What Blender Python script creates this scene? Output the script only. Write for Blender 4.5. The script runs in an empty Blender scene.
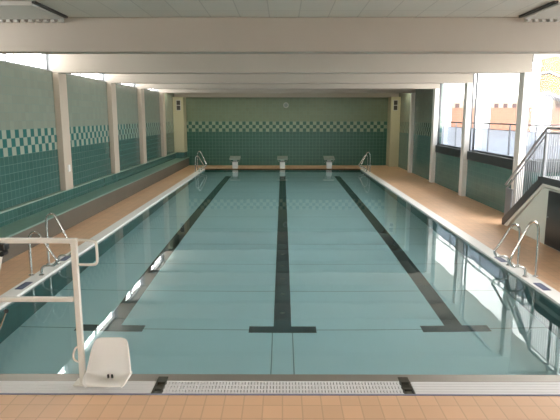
import bpy, bmesh, math, random
from mathutils import Vector, Matrix
random.seed(4)
scene = bpy.context.scene
C = scene.collection
PI = math.pi

# ------------------------------------------------------------------ materials
def new_mat(name):
    m = bpy.data.materials.new(name); m.use_nodes = True
    nt = m.node_tree; nt.nodes.clear()
    out = nt.nodes.new('ShaderNodeOutputMaterial')
    return m, nt, out

def srgb(r, g, b):
    f = lambda c: (c/255/12.92) if c/255 <= .04045 else ((c/255+.055)/1.055)**2.4
    return (f(r), f(g), f(b), 1)

def plain(name, col, rough=.5, metal=0, spec=.5, noise=0.0, nscale=6.0, coat=0):
    m, nt, out = new_mat(name)
    b = nt.nodes.new('ShaderNodeBsdfPrincipled')
    b.inputs['Base Color'].default_value = col
    b.inputs['Roughness'].default_value = rough
    b.inputs['Metallic'].default_value = metal
    b.inputs['Specular IOR Level'].default_value = spec
    b.inputs['Coat Weight'].default_value = coat
    if noise:
        n = nt.nodes.new('ShaderNodeTexNoise'); n.inputs['Scale'].default_value = nscale
        n.inputs['Detail'].default_value = 4
        g = nt.nodes.new('ShaderNodeNewGeometry')
        nt.links.new(g.outputs['Position'], n.inputs['Vector'])
        mx = nt.nodes.new('ShaderNodeMix'); mx.data_type = 'RGBA'
        mx.inputs[6].default_value = tuple(c*(1-noise) for c in col[:3])+(1,)
        mx.inputs[7].default_value = tuple(min(1, c*(1+noise)) for c in col[:3])+(1,)
        nt.links.new(n.outputs['Fac'], mx.inputs[0])
        nt.links.new(mx.outputs[2], b.inputs['Base Color'])
    nt.links.new(b.outputs[0], out.inputs[0])
    return m

def math_node(nt, op, a, b=None):
    n = nt.nodes.new('ShaderNodeMath'); n.operation = op
    for i, v in enumerate((a, b)):
        if v is None: continue
        if isinstance(v, (int, float)): n.inputs[i].default_value = v
        else: nt.links.new(v, n.inputs[i])
    return n.outputs[0]

def tile_mat(name, u, v, tw, th, col, grout, var=.08, rough=.3, mortar=.006, uo=0., vo=0., band=None, bump=.15, stain=.0, gmix=.5):
    """square tiles laid on the world axes u and v; band = (z0, z1, lower colour, light colour): a chequered frieze"""
    m, nt, out = new_mat(name)
    b = nt.nodes.new('ShaderNodeBsdfPrincipled'); b.inputs['Roughness'].default_value = rough
    g = nt.nodes.new('ShaderNodeNewGeometry')
    s = nt.nodes.new('ShaderNodeSeparateXYZ'); nt.links.new(g.outputs['Position'], s.inputs[0])
    U = math_node(nt, 'ADD', s.outputs['XYZ'.index(u)], uo+100*tw)
    V = math_node(nt, 'ADD', s.outputs['XYZ'.index(v)], vo+100*th)
    cb = nt.nodes.new('ShaderNodeCombineXYZ'); nt.links.new(U, cb.inputs[0]); nt.links.new(V, cb.inputs[1])
    br = nt.nodes.new('ShaderNodeTexBrick'); br.offset = 0; br.squash = 1
    br.inputs['Scale'].default_value = 1
    br.inputs['Brick Width'].default_value = tw; br.inputs['Row Height'].default_value = th
    br.inputs['Mortar Size'].default_value = mortar; br.inputs['Mortar Smooth'].default_value = .1
    br.inputs['Bias'].default_value = 0
    nt.links.new(cb.outputs[0], br.inputs['Vector'])
    # per-tile tone
    fu = math_node(nt, 'FLOOR', math_node(nt, 'DIVIDE', U, tw)); fv = math_node(nt, 'FLOOR', math_node(nt, 'DIVIDE', V, th))
    c2 = nt.nodes.new('ShaderNodeCombineXYZ'); nt.links.new(fu, c2.inputs[0]); nt.links.new(fv, c2.inputs[1])
    wn = nt.nodes.new('ShaderNodeTexWhiteNoise'); wn.noise_dimensions = '2D'; nt.links.new(c2.outputs[0], wn.inputs['Vector'])
    tone = math_node(nt, 'ADD', math_node(nt, 'MULTIPLY', wn.outputs['Value'], 2*var), 1-var)
    if stain:
        ns = nt.nodes.new('ShaderNodeTexNoise'); ns.inputs['Scale'].default_value = .9; ns.inputs['Detail'].default_value = 5
        nt.links.new(g.outputs['Position'], ns.inputs['Vector'])
        tone = math_node(nt, 'MULTIPLY', tone, math_node(nt, 'ADD', math_node(nt, 'MULTIPLY', ns.outputs['Fac'], 2*stain), 1-stain))
    def mix(fac, a, bb):
        n = nt.nodes.new('ShaderNodeMix'); n.data_type = 'RGBA'
        for i, x in ((0, fac), (6, a), (7, bb)):
            if isinstance(x, (int, float, tuple)): n.inputs[i].default_value = x
            else: nt.links.new(x, n.inputs[i])
        return n.outputs[2]
    c = col
    if band:
        z0, z1, low, light, dark = band
        par = math_node(nt, 'MODULO', math_node(nt, 'ADD', fu, fv), 2)
        chk = mix(par, dark, light)
        up = math_node(nt, 'GREATER_THAN', s.outputs[2], z1); dn = math_node(nt, 'LESS_THAN', s.outputs[2], z0)
        c = mix(up, chk, col); c = mix(dn, c, low)
    vm = nt.nodes.new('ShaderNodeVectorMath'); vm.operation = 'SCALE'
    if isinstance(c, tuple): vm.inputs[0].default_value = c[:3]
    else: nt.links.new(c, vm.inputs[0])
    nt.links.new(tone, vm.inputs['Scale'])
    fin = mix(math_node(nt, 'MULTIPLY', br.outputs['Fac'], gmix), vm.outputs[0], grout)
    nt.links.new(fin, b.inputs['Base Color'])
    if bump:
        bp = nt.nodes.new('ShaderNodeBump'); bp.invert = True; bp.inputs['Strength'].default_value = bump; bp.inputs['Distance'].default_value = .003
        nt.links.new(br.outputs['Fac'], bp.inputs['Height']); nt.links.new(bp.outputs[0], b.inputs['Normal'])
    nt.links.new(b.outputs[0], out.inputs[0])
    return m

def pane_mat(name, tint=(1, 1, 1, 1)):
    m, nt, out = new_mat(name)
    t = nt.nodes.new('ShaderNodeBsdfTransparent'); t.inputs[0].default_value = tint
    gl = nt.nodes.new('ShaderNodeBsdfGlossy'); gl.inputs['Roughness'].default_value = .0
    lw = nt.nodes.new('ShaderNodeLayerWeight'); lw.inputs['Blend'].default_value = .5
    fz = math_node(nt, 'ADD', math_node(nt, 'MULTIPLY', math_node(nt, 'POWER', lw.outputs['Facing'], 5), .4), .008)
    mx = nt.nodes.new('ShaderNodeMixShader')
    nt.links.new(fz, mx.inputs[0]); nt.links.new(t.outputs[0], mx.inputs[1]); nt.links.new(gl.outputs[0], mx.inputs[2])
    nt.links.new(mx.outputs[0], out.inputs[0])
    return m

def frosted_mat(name, a=.5):
    m, nt, out = new_mat(name)
    t = nt.nodes.new('ShaderNodeBsdfTransparent'); t.inputs[0].default_value = (.55, .60, .68, 1)
    d = nt.nodes.new('ShaderNodeBsdfTranslucent'); d.inputs[0].default_value = (.46, .48, .51, 1)
    d2 = nt.nodes.new('ShaderNodeBsdfDiffuse'); d2.inputs[0].default_value = (.46, .48, .51, 1)
    m1 = nt.nodes.new('ShaderNodeMixShader'); m1.inputs[0].default_value = .5
    nt.links.new(d.outputs[0], m1.inputs[1]); nt.links.new(d2.outputs[0], m1.inputs[2])
    mx = nt.nodes.new('ShaderNodeMixShader'); mx.inputs[0].default_value = a
    nt.links.new(t.outputs[0], mx.inputs[1]); nt.links.new(m1.outputs[0], mx.inputs[2])
    nt.links.new(mx.outputs[0], out.inputs[0])
    return m

def water_mat():
    m, nt, out = new_mat('pool_water')
    gl = nt.nodes.new('ShaderNodeBsdfGlass'); gl.inputs['IOR'].default_value = 1.333
    gl.inputs['Roughness'].default_value = 0.0
    gl.inputs['Color'].default_value = (.93, .985, .985, 1)
    g = nt.nodes.new('ShaderNodeNewGeometry')
    mp = nt.nodes.new('ShaderNodeMapping'); mp.inputs['Scale'].default_value = (.9, .6, 1)
    nt.links.new(g.outputs['Position'], mp.inputs[0])
    n = nt.nodes.new('ShaderNodeTexNoise'); n.inputs['Scale'].default_value = 2.2; n.inputs['Detail'].default_value = 2
    nt.links.new(mp.outputs[0], n.inputs['Vector'])
    bp = nt.nodes.new('ShaderNodeBump'); bp.inputs['Strength'].default_value = .06; bp.inputs['Distance'].default_value = .02
    nt.links.new(n.outputs['Fac'], bp.inputs['Height']); nt.links.new(bp.outputs[0], gl.inputs['Normal'])
    nt.links.new(gl.outputs[0], out.inputs[0])
    return m

def emit(name, col, s):
    m, nt, out = new_mat(name)
    e = nt.nodes.new('ShaderNodeEmission'); e.inputs[0].default_value = col; e.inputs[1].default_value = s
    nt.links.new(e.outputs[0], out.inputs[0]); return m

T = .165                       # wall tile
ZB0, ZB1 = 10*T, 13*T          # chequered frieze 1.65 .. 2.145
TEAL = (.042, .108, .093, 1)
TEAL_D = (.03, .125, .115, 1)
LIGHTT = (.22, .25, .205, 1)
CHK = (.285, .325, .265, 1)
GROUT = (.16, .25, .23, 1)
band = (ZB0, ZB1, TEAL, CHK, TEAL_D)
M = {}
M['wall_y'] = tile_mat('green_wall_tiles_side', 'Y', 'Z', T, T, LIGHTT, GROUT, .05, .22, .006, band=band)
M['wall_r'] = tile_mat('green_wall_tiles_windows_lit', 'Y', 'Z', T, T, LIGHTT, GROUT, .05, .22, .006, band=(ZB0, ZB1, (.09, .19, .172, 1), CHK, TEAL_D))  # same tile as wall_y, lower colour lightened to stand in for light on it
M['wall_x'] = tile_mat('green_wall_tiles_end', 'X', 'Z', T, T, (.16, .205, .125, 1), (.15, .26, .20, 1), .05, .35, .006, gmix=.7, band=(ZB0, ZB1, (.022, .098, .068, 1), (.25, .31, .21, 1), (.022, .098, .068, 1)))
M['teal_y'] = tile_mat('dark_green_tiles_side', 'Y', 'Z', T, T, TEAL, GROUT, .08, .22, .006)
M['teal_x'] = tile_mat('dark_green_tiles_end', 'X', 'Z', T, T, TEAL, GROUT, .08, .22, .006)
M['teal_top'] = tile_mat('green_ledge_tiles', 'Y', 'X', T, T, (.19, .32, .26, 1), GROUT, .06, .3, .006)
M['bench_front'] = tile_mat('brown_grey_bench_tiles', 'Y', 'Z', .33, .185, (.115, .10, .078, 1), (.09, .12, .10, 1), .05, .5, .005)
M['deck'] = tile_mat('terracotta_deck_tiles', 'X', 'Y', .165, .2, (.74, .465, .285, 1), (.48, .30, .18, 1), .045, .36, .006, stain=.12)
M['pool_side'] = tile_mat('pool_wall_tiles', 'Y', 'Z', .165, .165, (.022, .105, .105, 1), (.05, .14, .13, 1), .1, .3, .006)
M['pool_end'] = tile_mat('pool_end_tiles', 'X', 'Z', .165, .165, (.022, .105, .105, 1), (.05, .14, .13, 1), .1, .3, .006)
M['pool_floor'] = plain('pale_pool_floor', (.52, .76, .81, 1), .6, noise=.06, nscale=1.2)
M['lane'] = plain('dark_lane_tiles', (.024, .05, .055, 1), .5)
M['seam'] = plain('floor_seam', (.22, .37, .39, 1), .6)
M['coping'] = plain('white_coping', (.92, .905, .885, 1), .5, noise=.04, nscale=9)
M['beam'] = plain('cream_painted_concrete', (.42, .37, .31, 1), .65, noise=.04, nscale=2.5)
M['post'] = plain('cream_painted_post', (.48, .405, .325, 1), .6, noise=.03, nscale=4)
M['white_post'] = plain('white_painted_post', (.78, .76, .72, 1), .5)
M['ceiling'] = tile_mat('ceiling_panels', 'X', 'Y', .44, 2.0, (.58, .55, .49, 1), (.33, .31, .28, 1), .02, .8, .008, uo=.2)
M['column'] = plain('yellow_cream_column', (.49, .455, .30, 1), .6)
M['mullion'] = plain('grey_window_frame', (.38, .40, .42, 1), .45)
M['sill'] = plain('dark_slate_sill', (.035, .045, .05, 1), .45)
M['ledge'] = plain('pale_green_sill', (.25, .33, .27, 1), .35)
M['steel'] = plain('polished_steel', (.62, .62, .61, 1), .22, metal=1)
M['strip'] = plain('brushed_steel_edge', (.40, .37, .33, 1), .38, metal=.7)
M['hoist'] = plain('cream_white_enamel', (.74, .70, .63, 1), .35, coat=.2)
M['seat'] = plain('white_plastic', (.86, .84, .80, 1), .35)
M['black'] = plain('black_rubber', (.012, .012, .013, 1), .5)
M['blue'] = plain('dark_blue_enamel', (.045, .06, .17, 1), .3)
M['mark'] = plain('pale_marks', (.30, .32, .42, 1), .5)
M['grate'] = plain('white_plastic_grating', (.74, .73, .73, 1), .4)
M['gutter'] = plain('gutter_channel', (.16, .16, .17, 1), .6)
M['edge'] = plain('blue_grey_edging', (.22, .23, .32, 1), .4)
M['bracket'] = plain('dark_gutter_steel', (.10, .095, .075, 1), .35, metal=.5, noise=.5, nscale=60)
M['stringer'] = plain('anthracite_steel', (.055, .06, .065, 1), .4)
M['rail'] = plain('grey_painted_rail', (.34, .35, .37, 1), .35, metal=.3)
M['baluster'] = plain('light_grey_bars', (.20, .21, .225, 1), .4)
M['stair_wall'] = plain('pale_grey_green_plaster', (.68, .71, .65, 1), .7)
M['stair_edge'] = plain('white_stair_edge', (.80, .78, .72, 1), .5)
M['door_dark'] = plain('dark_cupboard_door', (.02, .024, .026, 1), .3)
M['vent'] = plain('grey_vent_metal', (.52, .50, .46, 1), .5)
M['vent_dark'] = plain('dark_mesh_and_gap_shade', (.05, .045, .04, 1), .7)  # dark grille mesh, and shade painted on the ceiling vent's edge strip
M['white'] = plain('white_fittings', (.75, .75, .73, 1), .4)
M['clock_rim'] = plain('pale_grey_plastic', (.36, .40, .33, 1), .5)
M['block_top'] = plain('grey_green_grip', (.22, .27, .24, 1), .6)
M['glass'] = pane_mat('window_glass')
M['frost'] = frosted_mat('frosted_glass', .62)
M['water'] = water_mat()
M['terrace'] = plain('terrace_paving', (.45, .44, .42, 1), .8, noise=.1)
M['street'] = plain('street_asphalt', (.3, .3, .3, 1), .9, noise=.1)
M['render'] = plain('white_render', (.86, .86, .85, 1), .8)
M['orange'] = tile_mat('orange_facade_tiles', 'X', 'Z', .11, .11, (.145, .047, .020, 1), (.19, .08, .042, 1), .06, .4, .008, bump=0)
M['cream'] = plain('cream_frieze', (.19, .15, .115, 1), .6)
M['redsq'] = plain('brown_red_squares', (.03, .007, .006, 1), .5)
M['timber'] = plain('yellow_timber', (.125, .068, .014, 1), .5, noise=.05, nscale=5)
M['bluegrey'] = plain('blue_grey_trim', (.11, .12, .14, 1), .4)
M['car'] = plain('silver_paint', (.55, .58, .62, 1), .3, metal=.4)
M['car_glass'] = plain('tinted_glass', (.03, .04, .05, 1), .08)
M['terrace_rail'] = plain('dark_terrace_rail', (.035, .037, .04, 1), .6)
M['roofing'] = plain('roof_felt', (.3, .3, .3, 1), .9)

# ------------------------------------------------------------------ mesh helper
class MB:
    def __init__(s): s.v = []; s.f = []; s.m = []
    def quad(s, pts, mi=0):
        n = len(s.v); s.v += [tuple(p) for p in pts]; s.f.append(tuple(range(n, n+len(pts)))); s.m.append(mi)
        return s
    def box(s, x0, x1, y0, y1, z0, z1, mi=0):
        n = len(s.v)
        s.v += [(x, y, z) for z in (z0, z1) for y in (y0, y1) for x in (x0, x1)]
        for q in ((0, 2, 3, 1), (4, 5, 7, 6), (0, 1, 5, 4), (2, 6, 7, 3), (0, 4, 6, 2), (1, 3, 7, 5)):
            s.f.append(tuple(n+i for i in q)); s.m.append(mi)
        return s
    def bbox(s, x0, x1, y0, y1, z0, z1, b=.01, mi=0):
        """box with bevelled edges"""
        bm = bmesh.new(); bmesh.ops.create_cube(bm, size=1)
        for v in bm.verts:
            v.co = Vector(((x0+x1)/2+v.co.x*(x1-x0), (y0+y1)/2+v.co.y*(y1-y0), (z0+z1)/2+v.co.z*(z1-z0)))
        bmesh.ops.bevel(bm, geom=bm.edges[:], offset=b, segments=2, affect='EDGES', profile=.5)
        return s.add_bm(bm, mi)
    def add_bm(s, bm, mi=0):
        n = len(s.v); bm.verts.index_update()
        s.v += [tuple(v.co) for v in bm.verts]
        for f in bm.faces: s.f.append(tuple(n+v.index for v in f.verts)); s.m.append(mi)
        bm.free(); return s
    def prism(s, poly, axis, a, b, mi=0):
        """poly: 2D points in the two other axes (in xyz order), extruded along axis from a to b"""
        n = len(s.v); k = len(poly)
        def P(p, t):
            l = list(p); l.insert('xyz'.index(axis), t); return tuple(l)
        s.v += [P(p, a) for p in poly]+[P(p, b) for p in poly]
        s.f.append(tuple(range(n, n+k))[::-1]); s.f.append(tuple(range(n+k, n+2*k))); s.m += [mi, mi]
        for i in range(k):
            j = (i+1) % k; s.f.append((n+i, n+j, n+k+j, n+k+i)); s.m.append(mi)
        return s
    def tube(s, pts, r, seg=10, mi=0, closed=False):
        pts = [Vector(p) for p in pts]; k = len(pts); n = len(s.v)
        tang = []
        for i in range(k):
            if closed: t = pts[(i+1) % k]-pts[i-1]
            else: t = pts[min(i+1, k-1)]-pts[max(i-1, 0)]
            tang.append(t.normalized())
        up = Vector((0, 0, 1)) if abs(tang[0].z) < .9 else Vector((1, 0, 0))
        nrm = (up-tang[0]*up.dot(tang[0])).normalized()
        for i in range(k):
            nrm = (nrm-tang[i]*nrm.dot(tang[i])).normalized(); bi = tang[i].cross(nrm)
            rr = r[i] if isinstance(r, (list, tuple)) else r
            for q in range(seg):
                a = 2*PI*q/seg; s.v.append(tuple(pts[i]+nrm*math.cos(a)*rr+bi*math.sin(a)*rr))
        for i in range(k if closed else k-1):
            for q in range(seg):
                a, b = n+i*seg+q, n+i*seg+(q+1) % seg
                c, d = n+((i+1) % k)*seg+(q+1) % seg, n+((i+1) % k)*seg+q
                s.f.append((a, b, c, d)); s.m.append(mi)
        if not closed:
            s.f.append(tuple(range(n, n+seg))[::-1]); s.f.append(tuple(range(n+(k-1)*seg, n+k*seg))); s.m += [mi, mi]
        return s
    def cyl(s, p, q, r, seg=16, mi=0): return s.tube([p, q], r, seg, mi)
    def build(s, name, mat, parent=None, smooth=False, kind=None, loc=None):
        me = bpy.data.meshes.new(name); me.from_pydata(s.v, [], s.f)
        for mm in (mat if isinstance(mat, (list, tuple)) else [mat]): me.materials.append(M[mm] if isinstance(mm, str) else mm)
        for p, mi in zip(me.polygons, s.m): p.material_index = mi
        bm = bmesh.new(); bm.from_mesh(me); bmesh.ops.recalc_face_normals(bm, faces=bm.faces)
        bm.to_mesh(me); bm.free()
        if smooth:
            for p in me.polygons: p.use_smooth = True
            try: me.set_sharp_from_angle(angle=math.radians(40))
            except Exception: pass
        o = bpy.data.objects.new(name, me); C.objects.link(o)
        if parent: o.parent = parent
        if kind: o['kind'] = kind
        if loc: o.location = loc
        return o

def smooth_path(pts, n=6):
    P = [Vector(p) for p in pts]; out = []
    for i in range(len(P)-1):
        p0, p1, p2, p3 = P[max(i-1, 0)], P[i], P[i+1], P[min(i+2, len(P)-1)]
        for k in range(n):
            t = k/n
            out.append(.5*((2*p1)+(p2-p0)*t+(2*p0-5*p1+4*p2-p3)*t*t+(3*p1-p0-3*p2+p3)*t**3))
    out.append(P[-1]); return out

def tag(o, label, cat, group=None, kind=None):
    o['label'] = label; o['category'] = cat
    if group: o['group'] = group
    if kind: o['kind'] = kind
    return o
def thing(name, label, cat, loc=(0, 0, 0), rz=0, group=None):
    o = bpy.data.objects.new(name, None); C.objects.link(o); o.location = loc; o.rotation_euler = (0, 0, rz)
    o.empty_display_size = .1
    return tag(o, label, cat, group)
def sroot(name):
    o = bpy.data.objects.new(name, None); C.objects.link(o); o['kind'] = 'structure'; return o
def copy_tree(o, parent=None):
    c = o.copy(); C.objects.link(c)
    if parent: c.parent = parent
    for ch in list(o.children): copy_tree(ch, c)
    return c
def S(mb, name, mat, **k): return mb.build(name, mat, kind='structure', **k)

# ------------------------------------------------------------------ dimensions
XL, XR, XA = -5.20, 5.57, 6.65      # left wall, right wall, alcove glazing
YE, YN = 26.8, -3.0                 # end wall, wall behind the camera
ZC, ZBM = 3.87, 3.365                # ceiling, underside of beams
PX, PY0, PY1 = 3.60, 4.78, 25.0     # pool half width, near and far edge
CO = 3.83                           # outer edge of the side copings
ZW = -.032                           # water level
ZF = -1.16                          # pool floor
FR = [4.5, 8.5, 12.5, 16.3, 19.7, 23.2]   # frames (near face of each beam)
BT = .30                            # beam thickness
SILL = 1.37                         # window sills on the right
XB, XB2, ZB, ZS = -4.64, -5.12, .38, .69   # bench front, riser, bench top, sill

# ------------------------------------------------------------------ floor, pool
f = MB()
f.box(XL-.2, XA+.2, YN-.2, 4.372, -.25, 0)
f.box(XL-.2, -CO, 4.372, YE+.2, -.25, 0)
f.box(CO, XA+.2, 4.372, YE+.2, -.25, 0)
f.box(-CO, CO, PY1, YE+.2, -.25, 0)
S(f, 'floor', 'deck')
b = MB()
b.box(-PX-.04, -PX, PY0, PY1, ZF-.1, -.03, 0); b.box(PX, PX+.04, PY0, PY1, ZF-.1, -.03, 0)
b.box(-PX-.04, PX+.04, PY1, PY1+.04, ZF-.1, -.004, 1); b.box(-PX-.04, PX+.04, PY0-.04, PY0, ZF-.1, -.02, 1)
b.box(-PX-.04, PX+.04, PY0-.04, PY1+.04, ZF-.2, ZF, 2)
z = ZF+.004
def flat(x0, x1, y0, y1, zz, mi): b.quad([(x0, y0, zz), (x1, y0, zz), (x1, y1, zz), (x0, y1, zz)], mi)
TY = 7.0
for k, x in enumerate((-2.36, 0, 2.36)):
    flat(x-.122, x+.122, TY-.10, 23.4, z+.002, 3)
    flat(x-.46, x-.122, TY-.10, TY+.10, z+.002, 3); flat(x+.122, x+.46, TY-.10, TY+.10, z+.002, 3)
for x in (-.135, .135): flat(x-.008, x+.008, PY0, TY, z, 4)
for k in range(13): flat(-PX, PX, TY-.02+k*1.45, TY+.0+k*1.45, z, 4)
S(b, 'pool_basin', ['pool_side', 'pool_end', 'pool_floor', 'lane', 'seam'])
w = MB().box(-PX-.02, PX+.02, PY0-.02, PY1+.02, ZF-.05, ZW)
o = w.build('pool_water', 'water')
tag(o, 'clear calm blue-green water filling the swimming pool', 'water', kind='stuff')
for sx, nm in ((-1, 'trim_1'), (1, 'trim_2')):
    S(MB().bbox(min(sx*PX, sx*CO), max(sx*PX, sx*CO), PY0, PY1, -.06, .004, .006), nm, 'coping')
# small round inlets along the centre lane line
for k in range(9):
    i_ = MB().cyl((0, 0, 0), (0, 0, .012), .04, 12).build('floor_inlet', 'steel', smooth=True)
    i_.location = (0, 7.55+k*.75, ZF+.006)
    tag(i_, 'small round steel water inlet in the dark centre lane line on the pool floor', 'water inlet', 'water inlets along the centre lane line')

# near gutter
S(MB().bbox(-3.9, 3.9, 4.628, PY0-.01, -.07, -.004, .006), 'trim_3', 'strip')
S(MB().box(-CO, CO, 4.372, 4.63, -.2, -.06), 'trim_4', 'gutter')
S(MB().box(-CO, CO, 4.365, 4.385, -.05, .006), 'trim_5', 'edge')
gx0, gx1 = -1.06, 1.07
g = MB()
n = 74
for k in range(n):
    x = gx0+(k+.5)*(gx1-gx0)/n
    g.box(x-.0095, x+.0095, 4.388, 4.622, -.03, 0)
for y in (4.398, 4.465, 4.54, 4.612): g.box(gx0, gx1, y-.012, y+.012, -.028, .001)
o = g.build('gutter_grating', 'grate'); tag(o, 'white slotted overflow grating in the gutter at the near pool edge', 'grating')
for x0, x1, lab in ((-3.8, gx0-.10, 'plain white gutter cover left of the slotted grating under the hoist seat'), (gx1+.10, 3.8, 'plain white gutter cover right of the slotted grating')):
    c = MB()
    for k in range(5): c.bbox(x0, x1, 4.388+k*.0468, 4.388+k*.0468+.0455, -.03, .0, .004)
    tag(c.build('gutter_cover', 'grate'), lab, 'gutter cover')
for x, lab in ((gx0-.05, 'dark metal gutter bracket beside the hoist seat at left end of the grating'), (gx1+.05, 'dark metal gutter bracket at the right end of the slotted grating')):
    c = MB(); c.box(x-.045, x+.045, 4.388, 4.622, -.05, -.02)
    c.box(x-.045, x-.035, 4.388, 4.70, -.05, .004); c.box(x+.035, x+.045, 4.388, 4.70, -.05, .004)
    c.box(x-.045, x+.045, 4.60, 4.70, -.03, .004); c.box(x-.04, x+.04, 4.48, 4.51, -.03, .0); c.cyl((x, 4.43, -.02), (x, 4.43, -.008), .03)
    tag(c.build('gutter_bracket', 'bracket'), lab, 'bracket')

# ------------------------------------------------------------------ walls
wl = MB().box(XL-.25, XL, YN, YE, 0, 3.40).box(XL-.25, XL, 23.5, YE, 3.40, ZC)
S(wl, 'wall_left', 'wall_y')
S(MB().box(XL-.25, XA+.2, YE, YE+.25, 0, ZC), 'wall_back', 'wall_x')
wn = MB(); wn.box(XL-.25, XA+.2, YN-.25, YN, 0, .9); wn.box(XL-.25, XA+.2, YN-.25, YN, 2.1, ZC)
wn.box(XL-.25, -2.0, YN-.25, YN, .9, 2.1); wn.box(2.0, XA+.2, YN-.25, YN, .9, 2.1)
S(wn, 'wall_front', 'wall_x')
r = MB()
r.box(XR, XR+.25, 19.97, YE, 0, ZC)                 # blind bays at the far end
r.box(XR, XR+.25, 12.8, 20.0, 0, SILL-.25)         # low wall under the windows
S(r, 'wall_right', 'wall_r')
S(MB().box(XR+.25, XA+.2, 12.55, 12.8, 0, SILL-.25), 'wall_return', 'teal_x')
S(MB().box(XA, XA+.2, YN, 12.55, 0, 1.22).box(XA, XA+.2, YN, 4.5, 1.22, ZC), 'wall_alcove', 'wall_y')
sl = MB(); sl.bbox(XR-.03, XR+.30, 12.8, 19.97, SILL-.25, SILL+.0, .01); S(sl, 'trim_6', 'sill')
S(MB().bbox(XR+.30, XA+.2, 12.5, 12.85, SILL-.25, SILL, .01), 'trim_7', 'sill')
# bench along the left wall
be = MB(); be.box(XL+.05, XB, YN+.05, YE-.03, 0, ZB, 0)
bt = thing('tiled_bench', 'long built-in bench with green tiled top along the left wall', 'bench', (0, 0, 0))
be.build('base', 'bench_front', bt)
MB().bbox(XL+.05, XB+.025, YN+.05, YE-.03, ZB, ZB+.035, .006).build('bench_top', 'teal_top', bt)
S(MB().box(XL, XB2, YN, YE, ZB+.035, ZS-.03), 'baseboard_left', 'teal_y')
S(MB().bbox(XL, XB2+.025, YN, YE, ZS-.03, ZS, .006), 'trim_8', 'ledge')
S(MB().box(XB2, -4.71, 25.95, YE, ZB+.035, ZS), 'column_plinth', 'teal_x')
# ceiling and beams
S(MB().box(XL-.25, XA+.2, YN-.25, YE+.25, ZC, ZC+.2), 'ceiling', 'ceiling')
for k, y in enumerate(FR):
    xr = XR+.02 if y > 12 else XA+.02
    S(MB().bbox(XL-.02, xr, y, y+BT, ZBM, ZC, .012), 'beam', 'beam')
S(MB().box(XL, XR, YE-.35, YE, 3.30, ZC), 'end_beam', 'beam')
# posts
for k, y in enumerate(FR):
    d = .45
    S(MB().bbox(XL, XL+.14, y, y+d, ZS, ZBM, .012), 'pillar', 'post')
for y in FR[2:]:
    S(MB().bbox(XR-.14, XR+.02, y, y+.27, 0, ZBM+.01, .012), 'pillar', 'white_post')
for y in FR[:2]:
    S(MB().bbox(XA-.16, XA, y, y+.27, 0, ZBM+.01, .012), 'pillar', 'white_post')
# corner columns with loudspeaker grilles
for x0, x1, z0, nm in ((XL+.0, -4.71, ZS, 'corner_column'), (5.12, XR, 0, 'corner_column')):
    S(MB().bbox(x0, x1, 26.0, YE, z0, 3.30, .015), nm, 'column')
for xc, lab in ((-4.93, 'small dark double grille high on the left corner column'), (5.33, 'small dark double grille high on the right corner column')):
    t = thing('vent_grille', lab, 'grille', (xc, 26.0, 2.66))
    MB().bbox(-.11, .11, -.02, 0, 0, .50, .005).build('frame', 'vent', t)
    for q in (0, 1):
        m_ = MB(); m_.box(-.085, .085, -.026, -.018, .03+q*.235, .235+q*.235)
        h_ = m_.build('mesh_panel', 'vent_dark', t)

# ------------------------------------------------------------------ windows
def window(num, plane, a0, a1, z0, z1, at, mulls=(), trans=(), th=.05, mat='mullion'):
    """glazing in the plane x = at ('x') or y = at ('y'), from a0 to a1 along the other axis"""
    r_ = sroot('window_%d' % num)
    fm = MB()
    def bar(p0, p1, q0, q1):
        if plane == 'x': fm.box(at-th/2, at+th/2, p0, p1, q0, q1)
        else: fm.box(p0, p1, at-th/2, at+th/2, q0, q1)
    fw = .045
    bar(a0, a1, z0, z0+fw); bar(a0, a1, z1-fw, z1); bar(a0, a0+fw, z0, z1); bar(a1-fw, a1, z0, z1)
    for q in mulls: bar(q-fw/2, q+fw/2, z0+fw, z1-fw)
    for q in trans: bar(a0+fw, a1-fw, q-fw/2, q+fw/2)
    fm.build('window_frame', mat, r_)
    p = MB()
    if plane == 'x': p.box(at-.004, at+.004, a0+.02, a1-.02, z0+.02, z1-.02)
    else: p.box(a0+.02, a1-.02, at-.004, at+.004, z0+.02, z1-.02)
    p.build('window_pane', 'glass', r_)
num = 1
prev = YN
for y in FR+[YE]:                   # clerestory on the left: one window per bay
    a0, a1 = prev, y
    if y < YE: window(num, 'x', a0, a1, 3.40, ZC, XL-.12, mulls=((a0+a1)/2,)); num += 1
    prev = y+BT if y < YE else y
    if y < YE: S(MB().box(XL-.22, XL-.02, y+.02, y+BT-.02, 3.40, ZC), 'trim_%d' % (8+num), 'mullion')
for y, y1 in ((12.5, 16.3), (16.3, 19.97)):
    window(num, 'x', y+.27, y1, SILL, ZC, XR+.13, mat='stringer'); num += 1
window(num, 'y', XR+.03, XA, SILL, ZC, 12.68, mat='stringer'); num += 1
window(num, 'x', 4.8, 8.5, 1.22, ZC, XA+.1); num += 1
window(num, 'x', 8.8, 12.55, 1.22, ZC, XA+.1, mulls=(10.6,)); num += 1

window(num, 'y', -2.0, 2.0, .9, 2.1, YN-.12, mulls=(0,)); num += 1  # unseen window behind the camera, added as fill light
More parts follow.
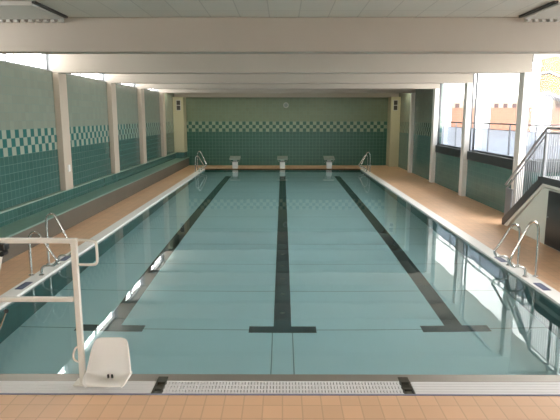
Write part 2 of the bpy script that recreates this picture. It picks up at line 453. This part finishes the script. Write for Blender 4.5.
# ------------------------------------------------------------------ ladders
def make_ladder():
    """pair of handrails; +x points from the pool onto the deck, origin on the pool edge at deck level"""
    t = thing('pool_ladder', 'x', 'pool ladder')
    for yy in (-.31, .31):
        h = 1 if yy < 0 else .80
        pts = [(.235, yy, 0), (.232, yy, .35*h), (.225, yy, .68*h), (.205, yy, .79*h), (.155, yy, .845*h), (.095, yy, .83*h), (.05, yy, .75*h),
               (-.05, yy, .53*h), (-.135, yy, .33*h+.02), (-.165, yy, .24), (-.125, yy, .165), (-.03, yy, .155), (.04, yy, .14), (.075, yy, .09), (.08, yy, 0)]
        MB().tube(smooth_path(pts, 5), .019, 10).build('handrail', 'steel', t, smooth=True)
        for x in (.235, .08): MB().tube([(x, yy, 0), (x, yy, .012), (x, yy, .02)], [.042, .042, .026], 14).build('foot_flange', 'steel', t, smooth=True)
    return t
lad = make_ladder()
spots = [((PX, 8.22, .004), 0, 'steel pool ladder with two looped handrails on the near right coping by the stairs'),
         ((-PX, 8.25, .004), PI, 'steel pool ladder with two looped handrails on the near left coping behind the hoist'),
         ((PX, 24.0, .004), 0, 'small looking steel ladder handrails at the far right corner of the pool'),
         ((-PX, 24.0, .004), PI, 'small looking steel ladder handrails at the far left corner of the pool')]
for k, (loc, rz, lab) in enumerate(spots):
    o = lad if k == 0 else copy_tree(lad)
    o.location = loc; o.rotation_euler = (0, 0, rz); o['label'] = lab; o['group'] = 'pool ladders'

# ------------------------------------------------------------------ starting blocks
def make_block():
    t = thing('starting_block', 'x', 'starting block')
    MB().bbox(-.12, .12, -.16, .16, 0, .30, .015).build('pedestal', 'white', t)
    p = MB(); p.prism([(-.25, .40), (-.25, .44), (.28, .56), (.28, .52)], 'x', -.25, .25); p.build('platform', 'block_top', t)
    s_ = MB(); s_.box(-.09, .09, -.04, .04, .30, .46); s_.build('neck', 'mullion', t)
    h = MB(); h.tube([(-.2, -.24, .41), (-.2, -.27, .33), (.2, -.27, .33), (.2, -.24, .41)], .014); h.build('grab_bar', 'steel', t)
    return t
blk = make_block()
for k, (x, lab) in enumerate(((-2.22, 'white starting block at the far pool edge, leftmost of the three'), (-.01, 'white starting block at the far pool edge, behind the centre lane line'), (2.17, 'white starting block at the far pool edge, rightmost of the three'))):
    o = blk if k == 0 else copy_tree(blk)
    o.location = (x, PY1+.25, 0); o['label'] = lab; o['group'] = 'starting blocks'

# ------------------------------------------------------------------ depth plates
def make_plate():
    t = thing('depth_plate', 'x', 'sign')
    MB().bbox(-.055, .055, -.165, .165, 0, .006, .003).build('plate', 'blue', t)
    m_ = MB()
    for q in range(5):
        y = -.115+q*.055; m_.box(-.03, .025, y-.006, y+.006, .006, .0075); m_.box(-.03, -.02, y-.006, y+.024, .006, .0075)
    m_.build('faint_lettering', 'mark', t)
    return t
pl = make_plate()
for k, (x, y, rz, lab) in enumerate(((3.70, 8.9, 0, 'blue depth plate on the right coping just beyond the ladder'), (3.70, 7.42, 0, 'blue depth plate on the right coping, on the near side of the ladder'),
                                     (-3.71, 8.95, PI, 'blue depth plate on the left coping just beyond the ladder'), (-3.71, 7.43, PI, 'blue depth plate on the left coping, on the near side of the ladder'))):
    o = pl if k == 0 else copy_tree(pl)
    o.location = (x, y, .004); o.rotation_euler = (0, 0, rz); o['label'] = lab; o['group'] = 'depth plates on the coping'

# ------------------------------------------------------------------ pool hoist with seat
HX, HY = -1.815, 4.57
t = thing('pool_hoist', 'cream white tubular pool hoist with a moulded plastic seat at near left pool edge', 'pool hoist', (HX, HY, .006))
MB().bbox(-.026, .026, -.026, .026, .0, 1.345, .010).build('post', 'hoist', t)
MB().tube([(-.63, 0, 1.31), (-.95, 0, .03)], .026, 12).build('brace', 'hoist', t, smooth=True)
MB().bbox(-.86, .032, -.03, .022, 1.308, 1.352, .010).build('top_rail', 'hoist', t)
MB().bbox(-.86, -.03, -.022, -.0+.022, .775, .818, .010).build('middle_rail', 'hoist', t)
lp = smooth_path([(.02, 0, 1.335), (.10, 0, 1.333), (.18, 0, 1.322), (.195, 0, 1.28), (.195, 0, 1.17), (.185, 0, 1.125), (.145, 0, 1.113), (.02, 0, 1.113)], 4)
MB().tube(lp, .0125, 10).build('side_loop', 'hoist', t, smooth=True)
lp = smooth_path([(-.02, -.02, .36), (-.04, -.025, .345), (-.058, -.03, .30), (-.058, -.03, .25), (-.04, -.025, .225), (-.02, -.02, .215)], 4)
lo = MB().tube(lp, .010, 8); lo.build('small_handle', 'hoist', t, smooth=True)
c = MB(); c.bbox(-.68, -.585, -.045, .045, 1.245, 1.312, .008); c.cyl((-.61, -.06, 1.22), (-.61, .02, 1.22), .022); c.build('clamp', 'black', t)
lv = MB(); lv.tube([(-.905, -.05, .04), (-.617, -.052, .70)], .009, 8); lev = lv.build('lever', 'steel', t)
kb = MB(); bm = bmesh.new(); bmesh.ops.create_uvsphere(bm, u_segments=12, v_segments=8, radius=.02)
for v in bm.verts: v.co += Vector((-.615, -.052, .705))
kb.add_bm(bm); kb.build('lever_knob', 'black', lev, smooth=True)
MB().bbox(-.07, .07, -.07, .07, 0, .014, .004).build('base_plate', 'hoist', t)
a_ = MB(); a_.bbox(.0, .28, -.02, .02, .006, .03, .006); a_.build('seat_arm', 'hoist', t)
# moulded bucket seat: a swept cross section from the front lip over the pan and up the back
def make_seat():
    sx = .25; prof = [ # (y, z, half width, side lift)
        (-.185, .060, .160, .000), (-.172, .075, .188, .008), (-.13, .076, .204, .030), (-.08, .060, .210, .052), (-.03, .048, .211, .070), (.012, .053, .209, .080),
        (.04, .085, .206, .082), (.054, .14, .199, .076), (.064, .20, .190, .064), (.073, .27, .178, .046), (.080, .325, .165, .028), (.085, .365, .150, .014), (.088, .385, .128, .006), (.09, .393, .090, .002)]
    P = [Vector(p[:2]) for p in prof]
    m_ = MB(); nt_ = 15; rows = []
    for i, (y, z, hw, lift) in enumerate(prof):
        d = (P[min(i+1, len(P)-1)]-P[max(i-1, 0)]).normalized(); nx, nz = -d.y, d.x      # up on the pan, forward on the back
        row = []
        for k in range(nt_):
            q = -1+2*k/(nt_-1); l = lift*abs(q)**2.6
            row.append(len(m_.v)); m_.v.append((sx+.95*hw*q, y+nx*l, z+nz*l))
        rows.append(row)
    for i in range(len(rows)-1):
        for k in range(nt_-1): m_.f.append((rows[i][k], rows[i][k+1], rows[i+1][k+1], rows[i+1][k])); m_.m.append(0)
    o_ = m_.build('seat', 'seat', t, smooth=True)
    rim = [m_.v[r_[0]] for r_ in rows]+[m_.v[q] for q in rows[-1][1:-1]]+[m_.v[r_[-1]] for r_ in rows[::-1]]
    MB().tube(smooth_path(rim, 2), .0095, 8).build('seat_rim', 'seat', o_, smooth=True)
    so = o_.modifiers.new('thick', 'SOLIDIFY'); so.thickness = .016; so.offset = -1
    su = o_.modifiers.new('smooth', 'SUBSURF'); su.levels = 1; su.render_levels = 2
    return o_
seat = make_seat()
h = MB()
for dx in (-.017, .017): h.cyl((.25+dx, .0, .040), (.25+dx, -.006, .082), .010, 10)
h.build('seat_bolt', 'black', seat)

# ------------------------------------------------------------------ stairs on the right
SX0, SX1, SY0, SY1, SZ = 4.94, 6.62, 11.95, 10.25, 1.25
st = thing('staircase', 'straight staircase with grey steel balustrade going up from the right deck', 'staircase', (SX0, SY0, 0))
def L(x, y, z): return (x-SX0, y-SY0, z)
n = 7
for k in range(n):
    y0 = -k*(1.7/n); s_ = MB(); s_.box(.03, SX1-SX0-.06, y0-1.7/n-.02, y0, (k+1)*SZ/n-.05, (k+1)*SZ/n); s_.build('step', 'stringer', st)
sw = MB(); sw.prism([(-.30, 0), (-1.7, 1.06), (-3.9, 1.06), (-3.9, 0)], 'x', .04, .12); sw.build('side_wall', 'stair_wall', st)
se = MB(); se.prism([(-.05, .0), (-1.7, 1.14), (-3.9, 1.14), (-3.9, 1.08), (-1.72, 1.08), (-.2, 0)], 'x', .02, .14); se.build('white_edge', 'stair_edge', st)
sg = MB(); sg.prism([(.02, 0), (.02, .14), (-1.63, 1.27), (-3.9, 1.27), (-3.9, 1.14), (-1.7, 1.14), (-.05, 0)], 'x', 0, .16); sg.build('stringer', 'stringer', st)
ld = MB(); ld.box(.16, SX1-SX0-.06, -5.5, -1.72, 1.10, SZ); ld.build('landing', 'stringer', st)
dz = 1.13/1.65
def rail_z(y): return .14+(-y+.02)*dz if y > -1.63 else 1.27
hr = MB(); hr.tube([(.05, .06, .90), (.05, -1.63, 2.18), (.05, -3.9, 2.19)], .028, 10); hr.build('handrail', 'rail', st, smooth=True)
lr = MB(); lr.tube([(.05, .02, .80), (.05, -1.63, 2.07)], .016, 8); lr.tube([(.05, -1.63, 2.09), (.05, -3.9, 2.10)], .014, 8); lr.build('lower_rail', 'rail', st, smooth=True)
np_ = MB(); np_.bbox(.035, .065, -.30, .02, .12, .84, .008)
np_.build('newel_panel', 'baluster', st)
po = MB(); po.bbox(.03, .075, -1.66, -1.61, 1.25, 2.17, .006); po.build('newel_post', 'rail', st)
y = -.38; nb = 0
while y > -3.8:
    zt = (.82+(-y)*(1.27/1.63)) if y > -1.63 else 2.10
    bl = MB(); bl.box(.043, .057, y-.007, y+.007, rail_z(y)-.02, zt); bl.build('baluster', 'baluster', st); y -= .085; nb += 1
dr = MB(); dr.bbox(.005, .05, -2.9, -1.97, .02, 1.04, .006); d_ = dr.build('cupboard_door', 'door_dark', st)
hd = MB(); hd.cyl((.01, -2.04, .55), (-.02, -2.04, .55), .014, 10); hd.build('door_knob', 'rail', d_)

# ------------------------------------------------------------------ small fittings
o = MB().bbox(-.004, .03, -.055, .055, -.08, .08, .008).build('wall_socket', 'white'); o.location = (XL+.14, 12.72, 1.19)
tag(o, 'small white socket plate on the nearest visible cream post of the left wall', 'socket')
t = thing('wall_clock', 'small round pale clock high on the chequered end wall', 'clock', (.16, YE, 2.93))
MB().tube([(0, 0, 0), (0, -.03, 0), (0, -.045, 0)], [.14, .14, .12], 24).build('rim', 'clock_rim', t, smooth=True)
MB().cyl((0, -.044, 0), (0, -.047, 0), .085, 24).build('dial', 'block_top', t)
def ceiling_vent(x0, x1, lab):
    t = thing('ceiling_vent', lab, 'ceiling vent', ((x0+x1)/2, 7.85, ZC))
    w2 = (x1-x0)/2
    MB().bbox(-w2, w2, -.52, .50, -.055, 0, .008).build('housing', 'vent', t)
    s_ = MB()
    k = -w2+.06
    while k < w2-.04: s_.box(k, k+.05, .50, .60, -.085, -.03); k += .11
    s_.box(-w2, w2, .50, .61, -.03, -.012)
    s_.build('louvre', 'vent', t)
    e = MB(); e.box(w2 if x0 < 0 else -w2-.05, w2+.05 if x0 < 0 else -w2, -.52, .55, -.03, 0); e.build('gap_shade_strip', 'vent_dark', t)  # solid strip, coloured dark to stand in for a shaded gap
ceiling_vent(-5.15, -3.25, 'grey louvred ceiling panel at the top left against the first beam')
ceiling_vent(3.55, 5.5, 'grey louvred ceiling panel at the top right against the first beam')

# ------------------------------------------------------------------ outside, right: terrace, balustrade, street, building, car
S(MB().box(XR+.25, 7.3, 12.85, 26.9, .6, .95), 'terrace', 'terrace')
S(MB().box(XA+.2, 7.3, -6, 12.85, .6, .95), 'terrace_landing', 'terrace')
S(MB().box(7.3, 60, -20, 60, -.3, -.05), 'street', 'street')
t = thing('terrace_balustrade', 'grey balustrade with frosted glass panels outside the right windows', 'balustrade', (6.02, 12.98, .95))
rl = MB(); rl.tube([(1.5, 0, 1.24), (0, 0, 1.24), (0, 13.6, 1.24)], .020, 8); rl.build('top_rail', 'terrace_rail', t, smooth=True)
y = 0
while y < 13:
    MB().box(-.018, .018, y-.018, y+.018, 0, 1.23).build('baluster_post', 'bluegrey', t)
    MB().box(-.012, .012, y+.02, y+1.44, 1.07, 1.085).build('panel_cap', 'terrace_rail', t)
    MB().box(-.003, .003, y+.02, y+1.44, .03, 1.07).build('glass_panel', 'frost', t)
    y += 1.5
MB().box(.02, 1.44, -.003, .003, .03, 1.07).build('glass_panel', 'frost', t)
MB().box(.02, 1.44, -.012, .012, 1.07, 1.085).build('panel_cap', 'terrace_rail', t)
BY = 27.0
t = thing('street_building', 'white rendered building with orange tiled panels and yellow timber balconies across the street', 'building', (12, BY, -.05))
MB().box(-7.5, 14, 0, 6, 0, 12).build('wall', 'render', t)
for x0, x1 in ((8.30, 9.42), (10.2, 12.2), (13.2, 15.6)):
    x0 -= 12; x1 -= 12
    p = MB(); p.box(x0, x1, -.12, 0, 0, 2.86); f_ = p.build('tile_panel', 'orange', t)
    q = MB(); q.box(x0, x1, -.13, 0, 2.86, 3.26); q.build('frieze', 'cream', f_)
    x = x0+.12
    while x+.2 < x1: MB().box(x, x+.2, -.15, -.12, 2.86, 3.06).build('frieze_square', 'redsq', f_); x += .44
for z0 in (4.55, 3.62):
    p = MB(); p.prism([(.50, z0), (.50, z0+.78), (2.8, z0+.78-.75), (2.8, z0-.9)], 'y', -.9, 0); bb = p.build('balcony', 'timber', t)
    p = MB(); p.prism([(.47, z0-.10), (.47, z0-.0), (2.85, z0-.9), (2.85, z0-1.02)], 'y', -.95, 0); p.build('balcony_trim', 'bluegrey', bb)
# parked car seen through the frosted panels
t = thing('car', 'silver hatchback parked in the street behind the frosted glass balustrade', 'car', (9.3, 22.2, -.05), math.radians(8))
body = MB(); body.prism([(-2.0, .3), (-2.02, .62), (-1.85, .82), (-1.0, .92), (-.35, 1.38), (.2, 1.5), (1.2, 1.46), (1.85, 1.05), (2.0, .9), (2.02, .35), (1.6, .22), (-1.6, .22)], 'y', -.82, .82)
body.build('body', 'car', t)
gw = MB(); gw.prism([(-.86, .95), (-.3, 1.33), (.2, 1.43), (1.15, 1.39), (1.6, 1.04)], 'y', -.835, .835); gw.build('side_window', 'car_glass', t)
ws = MB(); ws.prism([(-1.02, .935), (-.37, 1.395), (-.34, 1.38), (-.99, .92)], 'y', -.7, .7); ws.build('windscreen', 'car_glass', t)
for x in (-1.25, 1.3):
    for yy in (-.72, .72):
        wv = MB(); wv.cyl((x, yy-.11, .31), (x, yy+.11, .31), .31, 20); wv.build('wheel', 'black', t)

# ------------------------------------------------------------------ light
wd = bpy.data.worlds.new('overcast_sky'); scene.world = wd; wd.use_nodes = True
bg = wd.node_tree.nodes['Background']; bg.inputs[0].default_value = (1, .99, .97, 1); bg.inputs[1].default_value = 13
def portal(loc, rot, sx, sy):
    l = bpy.data.lights.new('daylight_portal', 'AREA'); l.shape = 'RECTANGLE'; l.size = sx; l.size_y = sy
    l.cycles.is_portal = True
    o = bpy.data.objects.new('daylight_portal', l); C.objects.link(o); o.location = loc; o.rotation_euler = rot
portal((XL-.28, (YN+YE)/2, 3.63), (0, -PI/2, 0), .5, YE-YN)           # clerestory: faces +x
portal((XR+.35, 16.4, 2.64), (0, PI/2, 0), 2.5, 7.4)                   # right windows: faces -x
portal((XA+.25, 8.6, 2.55), (0, PI/2, 0), 2.7, 8.0)
portal((0, YN-.3, 1.5), (PI/2, 0, PI), 4.0, 1.2)
for x in (-4.7, -1.6, 1.7, 5.1):  # outer two light the corners; inner two added to brighten the far deck
    l = bpy.data.lights.new('corner_and_fill_downlight', 'AREA'); l.shape = 'DISK'; l.size = .25; l.energy = 17; l.color = (1, .94, .70)
    o = bpy.data.objects.new('corner_and_fill_downlight', l); C.objects.link(o); o.location = (x, 24.3, ZC-.05)
    S(MB().tube([(x, 24.3, ZC), (x, 24.3, ZC-.03), (x, 24.3, ZC-.04)], [.17, .17, .15], 20), 'corner_and_fill_lamp_housing', 'white')  # unseen behind the beams; the inner two only go with the added lamps

# ------------------------------------------------------------------ camera
cam = bpy.data.cameras.new('camera'); cam.sensor_width = 36; cam.lens = 540/560*36; cam.clip_end = 300
co = bpy.data.objects.new('camera', cam); C.objects.link(co)
co.location = (0, 0, 2.40); co.rotation_euler = (PI/2-math.radians(9.85), 0, math.radians(.28))
scene.camera = co
vs = scene.view_settings
scene.display_settings.display_device = 'sRGB'
vs.view_transform = 'Standard'; vs.look = 'None'; vs.gamma = 1; vs.use_curve_mapping = False; vs.exposure = 0.25
cy = scene.cycles
cy.use_denoising = True
cy.max_bounces = 14; cy.diffuse_bounces = 7; cy.glossy_bounces = 5; cy.transmission_bounces = 8; cy.transparent_max_bounces = 12
cy.sample_clamp_indirect = 6; cy.caustics_refractive = True; cy.caustics_reflective = True; cy.blur_glossy = .3
